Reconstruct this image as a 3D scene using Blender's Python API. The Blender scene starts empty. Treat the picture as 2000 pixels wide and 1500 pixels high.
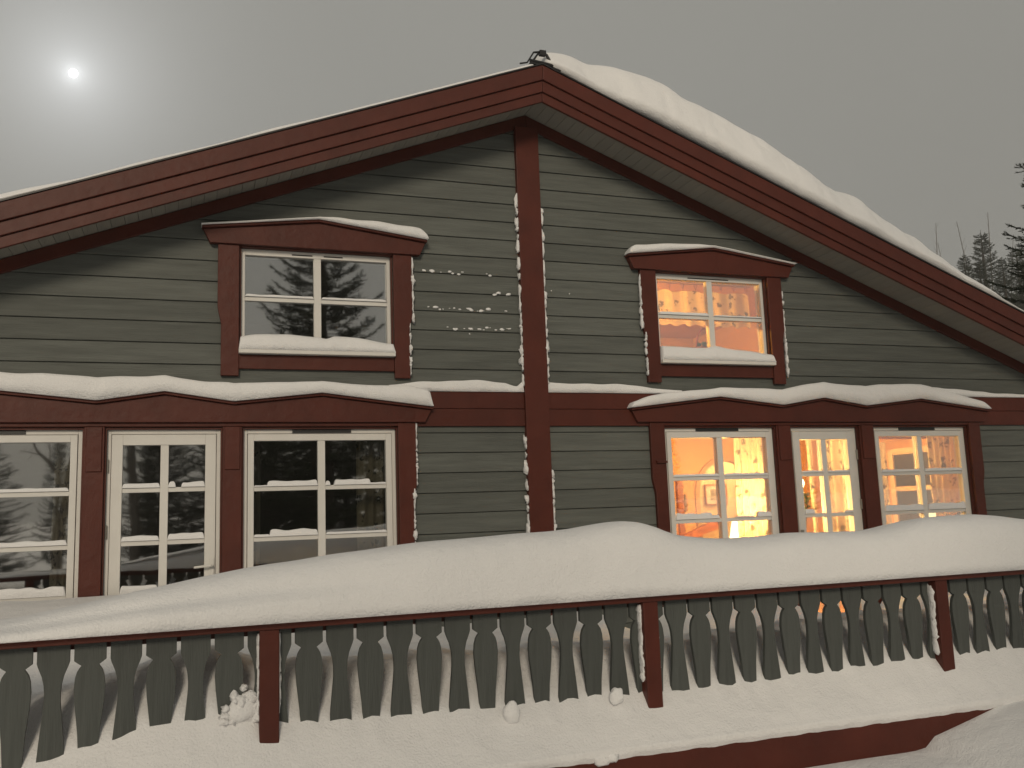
import bpy, bmesh, math, random
from mathutils import Vector, Matrix, noise
random.seed(7)
sc = bpy.context.scene
COL = sc.collection
R = math.radians

# ------------------------------------------------------------------ camera
cam_d = bpy.data.cameras.new('camera'); cam = bpy.data.objects.new('camera', cam_d); COL.objects.link(cam)
CAM = Vector((-2.91334, -7.63, 1.36))
yaw, pitch, roll = 0.340733892, 0.141098819, -0.0360126789
fw = Vector((math.sin(yaw)*math.cos(pitch), math.cos(yaw)*math.cos(pitch), math.sin(pitch)))
rt = Vector((math.cos(yaw), -math.sin(yaw), 0)); up = rt.cross(fw)
rt, up = math.cos(roll)*rt + math.sin(roll)*up, -math.sin(roll)*rt + math.cos(roll)*up
M = Matrix((rt, up, -fw)).transposed().to_4x4(); M.translation = CAM
cam.matrix_world = M
cam_d.sensor_width = 36; cam_d.lens = 1780*36/2000
cam_d.clip_start = 0.05; cam_d.clip_end = 3000
sc.camera = cam

# ------------------------------------------------------------------ sky (overcast night, moon behind thin cloud)
MOON = Vector((-0.12269016, 1.0, 0.47507234)).normalized()
w = bpy.data.worlds.new('World'); sc.world = w; w.use_nodes = True
nt = w.node_tree; N = nt.nodes; L = nt.links
bg = N['Background']
tc = N.new('ShaderNodeTexCoord')
dot = N.new('ShaderNodeVectorMath'); dot.operation = 'DOT_PRODUCT'; dot.inputs[1].default_value = MOON
L.new(tc.outputs['Generated'], dot.inputs[0])
def wmath(op, a, b=None):
    n = N.new('ShaderNodeMath'); n.operation = op
    for i, v in enumerate((a, b)):
        if v is None: continue
        if isinstance(v, (int, float)): n.inputs[i].default_value = v
        else: L.new(v, n.inputs[i])
    return n.outputs[0]
ang = wmath('ARCCOSINE', wmath('MINIMUM', dot.outputs['Value'], 1.0))
g1 = wmath('MULTIPLY', wmath('EXPONENT', wmath('MULTIPLY', ang, -1/0.056)), 0.42)
g2 = wmath('MULTIPLY', wmath('EXPONENT', wmath('MULTIPLY', ang, -1/0.30)), 0.03)
g3 = wmath('MULTIPLY', wmath('EXPONENT', wmath('MULTIPLY', ang, -1/0.0075)), 0.5)
glow = wmath('ADD', wmath('ADD', g1, g2), g3)
nz = N.new('ShaderNodeTexNoise'); nz.inputs['Scale'].default_value = 2.2; nz.inputs['Detail'].default_value = 3
L.new(tc.outputs['Generated'], nz.inputs['Vector'])
ramp = N.new('ShaderNodeMapRange'); ramp.inputs['From Min'].default_value = .3; ramp.inputs['From Max'].default_value = .7
ramp.inputs['To Min'].default_value = .96; ramp.inputs['To Max'].default_value = 1.04
L.new(nz.outputs['Fac'], ramp.inputs['Value'])
base = N.new('ShaderNodeVectorMath'); base.operation = 'SCALE'; base.inputs[0].default_value = (0.252, 0.247, 0.226)
L.new(ramp.outputs['Result'], base.inputs['Scale'])
gc = N.new('ShaderNodeVectorMath'); gc.operation = 'SCALE'; gc.inputs[0].default_value = (0.94, 0.97, 1.0)
L.new(glow, gc.inputs['Scale'])
add = N.new('ShaderNodeVectorMath'); add.operation = 'ADD'
L.new(base.outputs[0], add.inputs[0]); L.new(gc.outputs[0], add.inputs[1])
L.new(add.outputs[0], bg.inputs['Color']); bg.inputs['Strength'].default_value = 1.0

# ------------------------------------------------------------------ the one distant light, low, behind the camera
sd = bpy.data.lights.new('sun', 'SUN'); sun = bpy.data.objects.new('sun', sd); COL.objects.link(sun)
sd.energy = 1.50; sd.angle = R(14); sd.color = (1.0, 0.86, 0.67)
SUN_AZ, SUN_EL = R(-18), R(21)
frm = Vector((math.sin(SUN_AZ)*math.cos(SUN_EL), -math.cos(SUN_AZ)*math.cos(SUN_EL), math.sin(SUN_EL)))
sun.rotation_euler = (-frm).to_track_quat('-Z', 'Y').to_euler()

sc.view_settings.view_transform = 'Standard'; sc.view_settings.look = 'None'
sc.view_settings.exposure = 0.26; sc.view_settings.gamma = 1.0
sc.render.engine = 'CYCLES'
sc.cycles.max_bounces = 8; sc.cycles.transparent_max_bounces = 12
sc.cycles.sample_clamp_indirect = 4.0
sc.cycles.caustics_reflective = False; sc.cycles.caustics_refractive = False

# ================================================================== materials
def mat(name, col, rough=.6, spec=.3, var=0.0, vscale=3.0, bump=0.0, bscale=40.0, stretch=(1, 1, 1), emit=None, estr=0, metal=0.0, coord='Object', grain=0.0):
    m = bpy.data.materials.new(name); m.use_nodes = True
    n = m.node_tree.nodes; l = m.node_tree.links; p = n['Principled BSDF']
    p.inputs['Base Color'].default_value = (*col, 1); p.inputs['Roughness'].default_value = rough
    p.inputs['Specular IOR Level'].default_value = spec; p.inputs['Metallic'].default_value = metal
    t = n.new('ShaderNodeTexCoord'); mp = n.new('ShaderNodeMapping'); mp.inputs['Scale'].default_value = stretch
    l.new(t.outputs[coord], mp.inputs['Vector'])
    if var:
        a = n.new('ShaderNodeTexNoise'); a.inputs['Scale'].default_value = vscale; a.inputs['Detail'].default_value = 6
        a.inputs['Roughness'].default_value = .6
        l.new(mp.outputs[0], a.inputs['Vector'])
        r = n.new('ShaderNodeMapRange'); r.inputs['From Min'].default_value = .25; r.inputs['From Max'].default_value = .75
        r.inputs['To Min'].default_value = 1-var; r.inputs['To Max'].default_value = 1+var
        l.new(a.outputs['Fac'], r.inputs['Value'])
        oi = n.new('ShaderNodeObjectInfo'); rr = n.new('ShaderNodeMapRange')
        rr.inputs['To Min'].default_value = 1-var*.5; rr.inputs['To Max'].default_value = 1+var*.5
        l.new(oi.outputs['Random'], rr.inputs['Value'])
        mu = n.new('ShaderNodeMath'); mu.operation = 'MULTIPLY'
        l.new(r.outputs['Result'], mu.inputs[0]); l.new(rr.outputs['Result'], mu.inputs[1])
        v = n.new('ShaderNodeVectorMath'); v.operation = 'SCALE'; v.inputs[0].default_value = col
        l.new(mu.outputs[0], v.inputs['Scale']); l.new(v.outputs[0], p.inputs['Base Color'])
    if bump:
        b = n.new('ShaderNodeTexNoise'); b.inputs['Scale'].default_value = bscale; b.inputs['Detail'].default_value = 5
        l.new(mp.outputs[0], b.inputs['Vector'])
        bn = n.new('ShaderNodeBump'); bn.inputs['Strength'].default_value = bump; bn.inputs['Distance'].default_value = .01
        l.new(b.outputs['Fac'], bn.inputs['Height']); l.new(bn.outputs[0], p.inputs['Normal'])
    if emit:
        p.inputs['Emission Color'].default_value = (*emit, 1); p.inputs['Emission Strength'].default_value = estr
    return m

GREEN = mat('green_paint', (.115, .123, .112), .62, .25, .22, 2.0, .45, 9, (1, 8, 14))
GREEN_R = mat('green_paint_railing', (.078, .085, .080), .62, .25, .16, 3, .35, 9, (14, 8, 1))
RED = mat('red_paint', (.082, .0172, .0097), .5, .3, .20, 2.5, .4, 9, (1.5, 6, 1.5))
SOFFIT = mat('soffit_paint', (.27, .26, .23), .65, .25, .10, 2.5, .3, 9, (8, 1, 8))
WHITE = mat('white_paint', (.70, .685, .65), .5, .3, .05, 5, .08, 30)
BLACK = mat('black_metal', (.012, .012, .013), .45, .5)
STEEL = mat('steel', (.45, .43, .38), .3, .5, metal=.9)
PINE = mat('pine', (.54, .33, .10), .5, .3, .35, 5, .1, 12, (1, 1, 9))
PINE_H = mat('pine_board', (.54, .33, .10), .5, .3, .18, 4, .1, 12, (1, 9, 9))
OCHRE = mat('ochre_wall', (.58, .33, .12), .7, .2, .06, 2)
CREAM = mat('cream_wall', (.72, .60, .42), .7, .2, .05, 2)
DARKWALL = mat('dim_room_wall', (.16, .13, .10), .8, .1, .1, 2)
CARVED = mat('carved_wood', (.30, .10, .035), .5, .3, .35, 18, .4, 25, (1, 1, .6))
BARK = mat('bark', (.055, .045, .036), .9, .1, .3, 8, .6, 14, (3, 3, 1))
BIRCH = mat('birch_bark', (.12, .105, .09), .85, .1, .45, 9, .4, 14, (1, 1, 5))
TERRA = mat('clay', (.35, .14, .07), .7, .2, .1, 8)
LEAF = mat('leaf', (.07, .12, .03), .6, .3, .3, 9)
PETAL = mat('petal', (.55, .012, .02), .5, .3, .2, 20)
REDWOOD = mat('red_basket_paint', (.28, .02, .015), .5, .3, .1, 9)

def snow_mat(name, soft=.5):
    m = bpy.data.materials.new(name); m.use_nodes = True
    n = m.node_tree.nodes; l = m.node_tree.links; p = n['Principled BSDF']
    p.inputs['Base Color'].default_value = (.84, .84, .845, 1); p.inputs['Roughness'].default_value = .85
    p.inputs['Specular IOR Level'].default_value = .15
    g = n.new('ShaderNodeNewGeometry')
    a = n.new('ShaderNodeTexNoise'); a.inputs['Scale'].default_value = 4.0; a.inputs['Detail'].default_value = 7; a.inputs['Roughness'].default_value = .55
    b = n.new('ShaderNodeTexNoise'); b.inputs['Scale'].default_value = 95; b.inputs['Detail'].default_value = 4
    l.new(g.outputs['Position'], a.inputs['Vector']); l.new(g.outputs['Position'], b.inputs['Vector'])
    b1 = n.new('ShaderNodeBump'); b1.inputs['Strength'].default_value = soft; b1.inputs['Distance'].default_value = .05
    b2 = n.new('ShaderNodeBump'); b2.inputs['Strength'].default_value = .6; b2.inputs['Distance'].default_value = .010
    l.new(a.outputs['Fac'], b1.inputs['Height']); l.new(b.outputs['Fac'], b2.inputs['Height'])
    l.new(b1.outputs[0], b2.inputs['Normal']); l.new(b2.outputs[0], p.inputs['Normal'])
    return m
SNOW = snow_mat('snow', .55)
SNOW_R = snow_mat('snow_windblown', .6)

def needle_mat():
    m = bpy.data.materials.new('needles'); m.use_nodes = True
    n = m.node_tree.nodes; l = m.node_tree.links; p = n['Principled BSDF']
    g = n.new('ShaderNodeNewGeometry'); a = n.new('ShaderNodeTexNoise'); a.inputs['Scale'].default_value = 2.0
    l.new(g.outputs['Position'], a.inputs['Vector'])
    r = n.new('ShaderNodeValToRGB'); r.color_ramp.elements[0].position = .35; r.color_ramp.elements[1].position = .7
    r.color_ramp.elements[0].color = (.018, .026, .014, 1); r.color_ramp.elements[1].color = (.045, .055, .030, 1)
    l.new(a.outputs['Fac'], r.inputs['Fac']); l.new(r.outputs[0], p.inputs['Base Color'])
    p.inputs['Roughness'].default_value = .8; p.inputs['Specular IOR Level'].default_value = .1
    return m
NEEDLE = needle_mat()

def glass_mat():
    m = bpy.data.materials.new('coated_glass'); m.use_nodes = True
    n = m.node_tree.nodes; l = m.node_tree.links; n.remove(n['Principled BSDF'])
    t = n.new('ShaderNodeBsdfTransparent'); t.inputs[0].default_value = (.93, .94, .92, 1)
    g = n.new('ShaderNodeBsdfGlossy'); g.inputs['Roughness'].default_value = .026; g.inputs['Color'].default_value = (.95, .95, .95, 1)
    fr0 = n.new('ShaderNodeLayerWeight'); fr0.inputs['Blend'].default_value = .5
    fr = n.new('ShaderNodeMath'); fr.operation = 'POWER'; fr.inputs[1].default_value = 4.0; l.new(fr0.outputs['Facing'], fr.inputs[0])
    mr = n.new('ShaderNodeMath'); mr.operation = 'MULTIPLY_ADD'; mr.inputs[1].default_value = .6; mr.inputs[2].default_value = .39
    mr.use_clamp = True
    l.new(fr.outputs[0], mr.inputs[0])
    tc_ = n.new('ShaderNodeTexCoord'); nn = n.new('ShaderNodeTexNoise'); nn.inputs['Scale'].default_value = 2.5
    l.new(tc_.outputs['Object'], nn.inputs['Vector'])
    bn = n.new('ShaderNodeBump'); bn.inputs['Strength'].default_value = .03; bn.inputs['Distance'].default_value = .02
    l.new(nn.outputs['Fac'], bn.inputs['Height']); l.new(bn.outputs[0], g.inputs['Normal'])
    mx = n.new('ShaderNodeMixShader'); l.new(mr.outputs[0], mx.inputs[0]); l.new(t.outputs[0], mx.inputs[1]); l.new(g.outputs[0], mx.inputs[2])
    l.new(mx.outputs[0], n['Material Output'].inputs['Surface'])
    return m
GLASS = glass_mat()

def curtain_mat():
    m = bpy.data.materials.new('floral_curtain'); m.use_nodes = True
    n = m.node_tree.nodes; l = m.node_tree.links; n.remove(n['Principled BSDF'])
    tc_ = n.new('ShaderNodeTexCoord')
    nz_ = n.new('ShaderNodeTexNoise'); nz_.inputs['Scale'].default_value = 30
    l.new(tc_.outputs['Object'], nz_.inputs['Vector'])
    mxv = n.new('ShaderNodeMix'); mxv.data_type = 'RGBA'; mxv.inputs[0].default_value = .10
    l.new(tc_.outputs['Object'], mxv.inputs[6]); l.new(nz_.outputs['Color'], mxv.inputs[7])
    vo = n.new('ShaderNodeTexVoronoi'); vo.inputs['Scale'].default_value = 11
    l.new(mxv.outputs[2], vo.inputs['Vector'])
    r = n.new('ShaderNodeValToRGB'); e = r.color_ramp.elements
    e[0].position = .27; e[0].color = (.12, .105, .075, 1); e[1].position = .33; e[1].color = (.74, .66, .50, 1)
    l.new(vo.outputs['Distance'], r.inputs['Fac'])
    d = n.new('ShaderNodeBsdfDiffuse'); t = n.new('ShaderNodeBsdfTranslucent')
    l.new(r.outputs[0], d.inputs[0]); l.new(r.outputs[0], t.inputs[0])
    mx = n.new('ShaderNodeMixShader'); mx.inputs[0].default_value = .5
    l.new(d.outputs[0], mx.inputs[1]); l.new(t.outputs[0], mx.inputs[2])
    l.new(mx.outputs[0], n['Material Output'].inputs['Surface'])
    return m
CURTAIN = curtain_mat()
def emis(name, col, s):
    m = bpy.data.materials.new(name); m.use_nodes = True
    n = m.node_tree.nodes; n.remove(n['Principled BSDF']); e = n.new('ShaderNodeEmission')
    e.inputs[0].default_value = (*col, 1); e.inputs[1].default_value = s
    m.node_tree.links.new(e.outputs[0], n['Material Output'].inputs['Surface']); return m

# ================================================================== helpers
class MB:
    def __init__(s): s.v = []; s.f = []
    def add(s, v, f):
        o = len(s.v); s.v += [tuple(p) for p in v]; s.f += [tuple(i+o for i in q) for q in f]; return s
    def box(s, x0, x1, y0, y1, z0, z1):
        return s.add([(x0,y0,z0),(x1,y0,z0),(x1,y1,z0),(x0,y1,z0),(x0,y0,z1),(x1,y0,z1),(x1,y1,z1),(x0,y1,z1)],
                     [(0,3,2,1),(4,5,6,7),(0,1,5,4),(1,2,6,5),(2,3,7,6),(3,0,4,7)])
    def prism(s, poly, y0, y1):            # polygon in x,z extruded along y; y0 (front) may be a function of z
        n = len(poly); fy = y0 if callable(y0) else (lambda z: y0)
        v = [(x, fy(z), z) for x, z in poly]+[(x, y1, z) for x, z in poly]
        f = [tuple(range(n)), tuple(range(2*n-1, n-1, -1))]
        f += [(i, n+i, n+(i+1) % n, (i+1) % n) for i in range(n)]
        return s.add(v, f)
    def tube(s, pts, rad, k=6, cap=True):
        pts = [Vector(p) for p in pts]; o = len(s.v); n = len(pts)
        for i, p in enumerate(pts):
            d = (pts[min(i+1, n-1)]-pts[max(i-1, 0)]).normalized()
            a = d.cross(Vector((0, 0, 1)) if abs(d.z) < .9 else Vector((1, 0, 0))).normalized(); b = d.cross(a)
            r = rad[i] if isinstance(rad, (list, tuple)) else rad
            for j in range(k):
                t = 2*math.pi*j/k; s.v.append(tuple(p+a*(r*math.cos(t))+b*(r*math.sin(t))))
        for i in range(n-1):
            for j in range(k):
                s.f.append((o+i*k+j, o+i*k+(j+1) % k, o+(i+1)*k+(j+1) % k, o+(i+1)*k+j))
        if cap:
            s.f.append(tuple(o+j for j in range(k-1, -1, -1))); s.f.append(tuple(o+(n-1)*k+j for j in range(k)))
        return s
    def lathe(s, prof, c, k=20):
        o = len(s.v); n = len(prof)
        for r, z in prof:
            for j in range(k):
                t = 2*math.pi*j/k; s.v.append((c[0]+r*math.cos(t), c[1]+r*math.sin(t), c[2]+z))
        for i in range(n-1):
            for j in range(k):
                s.f.append((o+i*k+j, o+i*k+(j+1) % k, o+(i+1)*k+(j+1) % k, o+(i+1)*k+j))
        return s
    def blob(s, c, r, seed=0, rough=.25, rings=6, segs=9):
        o = len(s.v); c = Vector(c); so = Vector((seed*7.3, seed*3.1, seed*1.7))
        for i in range(rings+1):
            ph = math.pi*i/rings
            for j in range(segs):
                th = 2*math.pi*j/segs
                d = Vector((math.sin(ph)*math.cos(th), math.sin(ph)*math.sin(th), math.cos(ph)))
                k = 1+rough*noise.noise(d*1.6+so)*1.6
                s.v.append((c.x+d.x*r[0]*k, c.y+d.y*r[1]*k, c.z+d.z*r[2]*k))
        for i in range(rings):
            for j in range(segs):
                s.f.append((o+i*segs+j, o+(i+1)*segs+j, o+(i+1)*segs+(j+1) % segs, o+i*segs+(j+1) % segs))
        return s
    def mesh(s, name, m=None, smooth=False):
        me = bpy.data.meshes.new(name); me.from_pydata(s.v, [], s.f)
        if m: me.materials.append(m)
        me.validate(); 
        bm = bmesh.new(); bm.from_mesh(me); bmesh.ops.recalc_face_normals(bm, faces=bm.faces); bm.to_mesh(me); bm.free()
        if smooth: me.shade_smooth()
        me.update(); return me
    def build(s, name, m, parent=None, smooth=False, bevel=0):
        o = bpy.data.objects.new(name, s.mesh(name, m, smooth)); COL.objects.link(o)
        if parent: o.parent = parent
        if bevel:
            b = o.modifiers.new('bevel', 'BEVEL'); b.width = bevel; b.segments = 2; b.limit_method = 'ANGLE'; b.angle_limit = R(40)
        return o
def inst(name, me, parent=None, loc=(0, 0, 0), rz=0, scale=None):
    o = bpy.data.objects.new(name, me); COL.objects.link(o); o.location = loc; o.rotation_euler.z = rz
    if scale: o.scale = scale
    if parent: o.parent = parent
    return o
def tag(o, label, cat, group=None, kind=None):
    o['label'] = label; o['category'] = cat
    if group: o['group'] = group
    if kind: o['kind'] = kind
    return o
def empty(name, loc=(0, 0, 0)):
    o = bpy.data.objects.new(name, None); COL.objects.link(o); o.location = loc; o.empty_display_size = .1; return o
def struct(o): o['kind'] = 'structure'; return o
def lerp(xs, ys, x):
    if x <= xs[0]: return ys[0]
    for i in range(1, len(xs)):
        if x <= xs[i]:
            t = (x-xs[i-1])/(xs[i]-xs[i-1]); return ys[i-1]+(ys[i]-ys[i-1])*t
    return ys[-1]
def slerp(xs, ys, x):                      # smooth (monotone cubic-ish) interpolation
    if x <= xs[0]: return ys[0]
    if x >= xs[-1]: return ys[-1]
    for i in range(1, len(xs)):
        if x <= xs[i]:
            h = xs[i]-xs[i-1]; t = (x-xs[i-1])/h
            def sl(k):
                if k <= 0 or k >= len(xs)-1: return 0
                return (ys[k+1]-ys[k-1])/(xs[k+1]-xs[k-1])
            m0, m1 = sl(i-1)*h, sl(i)*h
            return (2*t**3-3*t*t+1)*ys[i-1]+(t**3-2*t*t+t)*m0+(-2*t**3+3*t*t)*ys[i]+(t**3-t*t)*m1
def ss(a, b, x):
    t = max(0, min(1, (x-a)/(b-a))); return t*t*(3-2*t)
def nse(x, y, z=0): return noise.noise(Vector((x, y, z)))
def clip(poly, a, b, c):                   # keep a*x+b*z<=c
    out = []
    for i in range(len(poly)):
        p, q = poly[i], poly[(i+1) % len(poly)]
        dp, dq = a*p[0]+b*p[1]-c, a*q[0]+b*q[1]-c
        if dp <= 0: out.append(p)
        if (dp < 0 < dq) or (dq < 0 < dp):
            t = dp/(dp-dq); out.append((p[0]+(q[0]-p[0])*t, p[1]+(q[1]-p[1])*t))
    return out
SL = .384                                  # roof slope
def rake(poly, apex):                      # keep z <= apex - SL*|x|
    p = clip(poly, SL, 1, apex)
    return clip(p, -SL, 1, apex) if len(p) > 2 else []

# snow lying along x on something: rounded section, base zb(x), thickness t(x)
def snow_strip(name, xs, zb, t, yf, yb, m=SNOW, p=.62, rough=.012, rs=6.0, n=16, seed=0, skew=1.0, drop=.004, taper=.06):
    b = MB(); X0, X1 = xs[0], xs[-1]; nx = len(xs)
    for x in xs:
        e = min(1, max(0, (x-X0)/taper))*min(1, max(0, (X1-x)/taper)) if taper else 1
        e = math.sqrt(max(0, 1-(1-e)**2)) if e < 1 else 1
        f_ = yf(x) if callable(yf) else yf; k_ = yb(x) if callable(yb) else yb
        tt = max(.002, t(x)*e)
        for j in range(n+1):
            th = math.pi*j/n; c, s_ = math.cos(th), math.sin(th)
            u = .5-.5*math.copysign(abs(c)**p, c); u = u**skew
            y = f_+(k_-f_)*u; z = zb(x)+tt*abs(s_)**p
            if 0 < j < n:
                q = noise.noise_vector(Vector((x*rs+seed*9, y*rs, z*rs)))
                q2 = noise.noise_vector(Vector((x*rs*.35+seed*5, y*rs*.35, z*rs*.35)))
                k = rough*min(1, tt/.05)*e
                y += k*(q.y+q2.y*1.2); z += k*(q.z+q2.z*1.2)
                if (z < zb(x)): z = zb(x)
            b.v.append((x, y, z-drop if j in (0, n) else z))
    for i in range(nx-1):
        for j in range(n):
            a = i*(n+1)+j; b.f.append((a, a+1, a+n+2, a+n+1))
        a = i*(n+1); b.f.append((a, a+n+1, a+n+1+n, a+n))
    b.f.append(tuple(range(n+1))); b.f.append(tuple(range((nx-1)*(n+1)+n, (nx-1)*(n+1)-1, -1)))
    return b.build(name, m, smooth=True)
def frange(a, b, n): return [a+(b-a)*i/n for i in range(n+1)]

# ================================================================== ground
def ground_h(x, y):
    d = max(0, -3.45-y)
    edge = lerp([-2, .84, .93, 1.0, 1.5, 2.2, 4], [-.02, -.01, .0, .055, .175, .23, .28], x+.05*nse(y*2, 3))+.012*nse(x*1.2, y*1.2, 4)
    far = -.32+.06*nse(x*.35, y*.35, 1)+.5*nse(x*.03, y*.03, 8)*ss(8, 40, math.hypot(x, y))
    h = far+(edge-far)*math.exp(-(d/(1.7+.8*ss(.5, 2, x)))**2)
    if y > -3.3 and abs(x) < 7.5: h = min(h, -.25)
    r = math.hypot(x, y)
    return h+4.0*ss(40, 260, r)+12*ss(28, 66, x*.75+y*.65)*ss(-5, 15, y)
def axis(fine, lo, hi, step):
    a = [lo+i*step for i in range(int((hi-lo)/step)+1)]
    s = step; v = a[-1]
    out = list(a)
    while v < 420: s *= 1.18; v += s; out.append(v)
    s = step; v = a[0]; pre = []
    while v > -420: s *= 1.18; v -= s; pre.append(v)
    return pre[::-1]+out
gx = axis(1, -2.5, 4.5, .07); gy = axis(1, -6.2, -3.2, .07)
b = MB()
for y in gy:
    for x in gx: b.v.append((x, y, ground_h(x, y)))
nx = len(gx)
for j in range(len(gy)-1):
    for i in range(nx-1): b.f.append((j*nx+i, j*nx+i+1, (j+1)*nx+i+1, (j+1)*nx+i))
g = b.build('ground', SNOW, smooth=True); struct(g); g['label'] = 'smooth snow covering the ground in front of the deck'

# ================================================================== the cottage
house = empty('cottage', (0, 0, 0))
tag(house, 'grey green wooden cottage with dark red trim and snow on its gable roof', 'house')
OPEN = {'UL': (-2.545, -1.300, 2.800, 3.615), 'UR': (1.290, 2.515, 2.800, 3.615),
        'L0': (-4.940, -3.698, .760, 2.108), 'LD': (-3.527, -2.695, .06, 2.108), 'L1': (-2.520, -1.280, .760, 2.108),
        'R1': (1.284, 2.500, .760, 2.108), 'RD': (2.695, 3.500, .06, 2.108), 'R2': (3.705, 4.925, .760, 2.108)}
HW = 6.1
def cells(x0, x1, z0, z1, ops):
    xs = sorted({x0, x1, *[min(max(v, x0), x1) for o in ops for v in o[:2]]}); zs = sorted({z0, z1, *[min(max(v, z0), z1) for o in ops for v in o[2:]]})
    for i in range(len(xs)-1):
        for j in range(len(zs)-1):
            cx, cz = (xs[i]+xs[i+1])/2, (zs[j]+zs[j+1])/2
            if any(o[0] < cx < o[1] and o[2] < cz < o[3] for o in ops): continue
            yield xs[i], xs[i+1], zs[j], zs[j+1]
wb = MB(); OPS = list(OPEN.values())
for x0, x1, z0, z1 in cells(-HW, HW, -.25, 5.05, OPS+[(0, 0, 0, 0)]):
    p = rake([(x0, z0), (x1, z0), (x1, z1), (x0, z1)], 5.04)
    if len(p) > 2: wb.prism(p, 0.0, .11)
wall = wb.build('gable_wall', GREEN, house)
# side and back walls of the cottage
wb = MB(); wb.box(-HW, -HW+.1, .11, 9, -.25, 2.68); wb.box(HW-.1, HW, .11, 9, -.25, 2.68)
wb.prism(rake([(-HW, -.25), (HW, -.25), (HW, 5.05), (-HW, 5.05)], 5.04), 9, 9.1)
wb.build('outer_wall', GREEN, house)
# siding boards, each its own piece of the gable wall
PITCH = .1722
def siding(zlist, zlo, zhi, xa, xb):
    for z0 in zlist:
        a, c = max(z0, zlo), min(z0+PITCH-.006, zhi)
        if c-a < .02: continue
        segs = []
        hit = [o for o in OPS if o[2]-.02 < c and o[3]+.02 > a and o[1] > xa and o[0] < xb]
        cur = xa
        for o in sorted(hit):
            if o[0]-.015 > cur: segs.append((cur, o[0]-.015, a, c))
            if c-(o[3]+.02) > .02: segs.append((o[0]-.015, o[1]+.015, o[3]+.02, c))
            if (o[2]-.02)-a > .02: segs.append((o[0]-.015, o[1]+.015, a, o[2]-.02))
            cur = o[1]+.015
        if cur < xb: segs.append((cur, xb, a, c))
        for s0, s1, sa, sb in segs:
            if s1-s0 < .02: continue
            p = rake([(s0, sa), (s1, sa), (s1, sb), (s0, sb)], 4.99)
            if len(p) > 2:
                MB().prism(p, (lambda z, z0=z0: -.026+.009*(z-z0)/PITCH), -.001).build('siding_board', GREEN, wall, bevel=.003)
up0 = [3.149+PITCH*k for k in range(-5, 11)]; lo0 = [1.902+PITCH*k for k in range(-11, 2)]
for xa, xb in ((-HW, -.10), (.10, HW)):
    siding(up0, 2.40, 5.0, xa, xb); siding(lo0, 0, 2.14, xa, xb)

# trim boards
def trim(name, poly, yf, yb=-.001, parent=house, m=RED, bevel=.004): return MB().prism(poly, yf, yb).build(name, m, parent, bevel=bevel)
def rect(x0, x1, z0, z1): return [(x0, z0), (x1, z0), (x1, z1), (x0, z1)]
trim('corner_post', rect(-.112, .112, -.2, 4.93), -.075)
for s in (-1, 1):
    for a, c, y in ((2.126, 2.277, -.052), (2.281, 2.430, -.042)):
        x0, x1 = sorted((s*.113, s*HW))
        trim('belt_board', rect(x0, x1, a, c), y)
    e = s*HW                                     # rake frieze board on the wall
    trim('frieze_board', [(0, 4.945), (e, 4.945-SL*HW), (e, 5.055-SL*HW), (0, 5.055)] if s > 0 else [(0, 5.055), (e, 5.055-SL*HW), (e, 4.945-SL*HW), (0, 4.945)], -.05)

# ---- roof with soffit boards, stepped barge boards
EAVE = 6.7; OV = -.50
roof = MB()
for s in (-1, 1):
    poly = [(0, 5.085), (s*EAVE, 5.085-SL*EAVE), (s*EAVE, 5.30-SL*EAVE), (0, 5.30)]
    roof.prism(poly, OV+.03, 9.3)
roof = roof.build('roof', BLACK, house)
sb = .098
for s in (-1, 1):
    n = int(EAVE/sb)
    me = None
    for k in range(n):
        xa, xb = s*(k*sb+.0022), s*((k+1)*sb-.0014)
        if abs(xa) > EAVE: break
        if me is None:
            c0 = (xa+xb)/2
            me = MB().prism([(xa-c0, -SL*(abs(xa)-abs(c0))), (xb-c0, -SL*(abs(xb)-abs(c0))), (xb-c0, .02-SL*(abs(xb)-abs(c0))), (xa-c0, .02-SL*(abs(xa)-abs(c0)))], 0, -OV-.035).mesh('soffit_board', SOFFIT)
        c = (xa+xb)/2
        inst('soffit_board', me, roof, (c, OV+.032, 5.060-SL*abs(c)+.001*random.random()))
for s in (-1, 1):
    for top, bot, yf in ((5.315, 5.178, -.535), (5.174, 5.073, -.515), (5.069, 4.985, -.497)):
        poly = [(s*.0015, bot), (s*EAVE, bot-SL*EAVE), (s*EAVE, top-SL*EAVE), (s*.0015, top)]
        trim('barge_board', poly, yf, -.468, roof, RED, .004)
# drip edge along the barge top
for s in (-1, 1):
    MB().prism([(s*.002, 5.318), (s*EAVE, 5.318-SL*EAVE), (s*EAVE, 5.330-SL*EAVE), (s*.002, 5.330)], -.545, -.3).build('drip_edge', BLACK, roof)
# ridge bracket
rb = MB()
rb.tube([(-.19, -.47, 5.335), (-.12, -.47, 5.355), (-.055, -.47, 5.46), (.02, -.47, 5.475), (.07, -.47, 5.45), (.10, -.47, 5.40), (.14, -.47, 5.33), (.20, -.47, 5.315)], [.008, .008, .009, .012, .014, .012, .011, .012], 6)
rb.tube([(-.10, -.49, 5.365), (.11, -.49, 5.345)], .018, 6); rb.tube([(.0, -.47, 5.47), (.0, 1.0, 5.47)], .010, 6)
rb.box(-.10, .12, -.50, -.20, 5.335, 5.352); rb.box(.0, .06, -.49, -.45, 5.44, 5.485)
rb.build('ridge_bracket', BLACK, roof)

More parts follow.
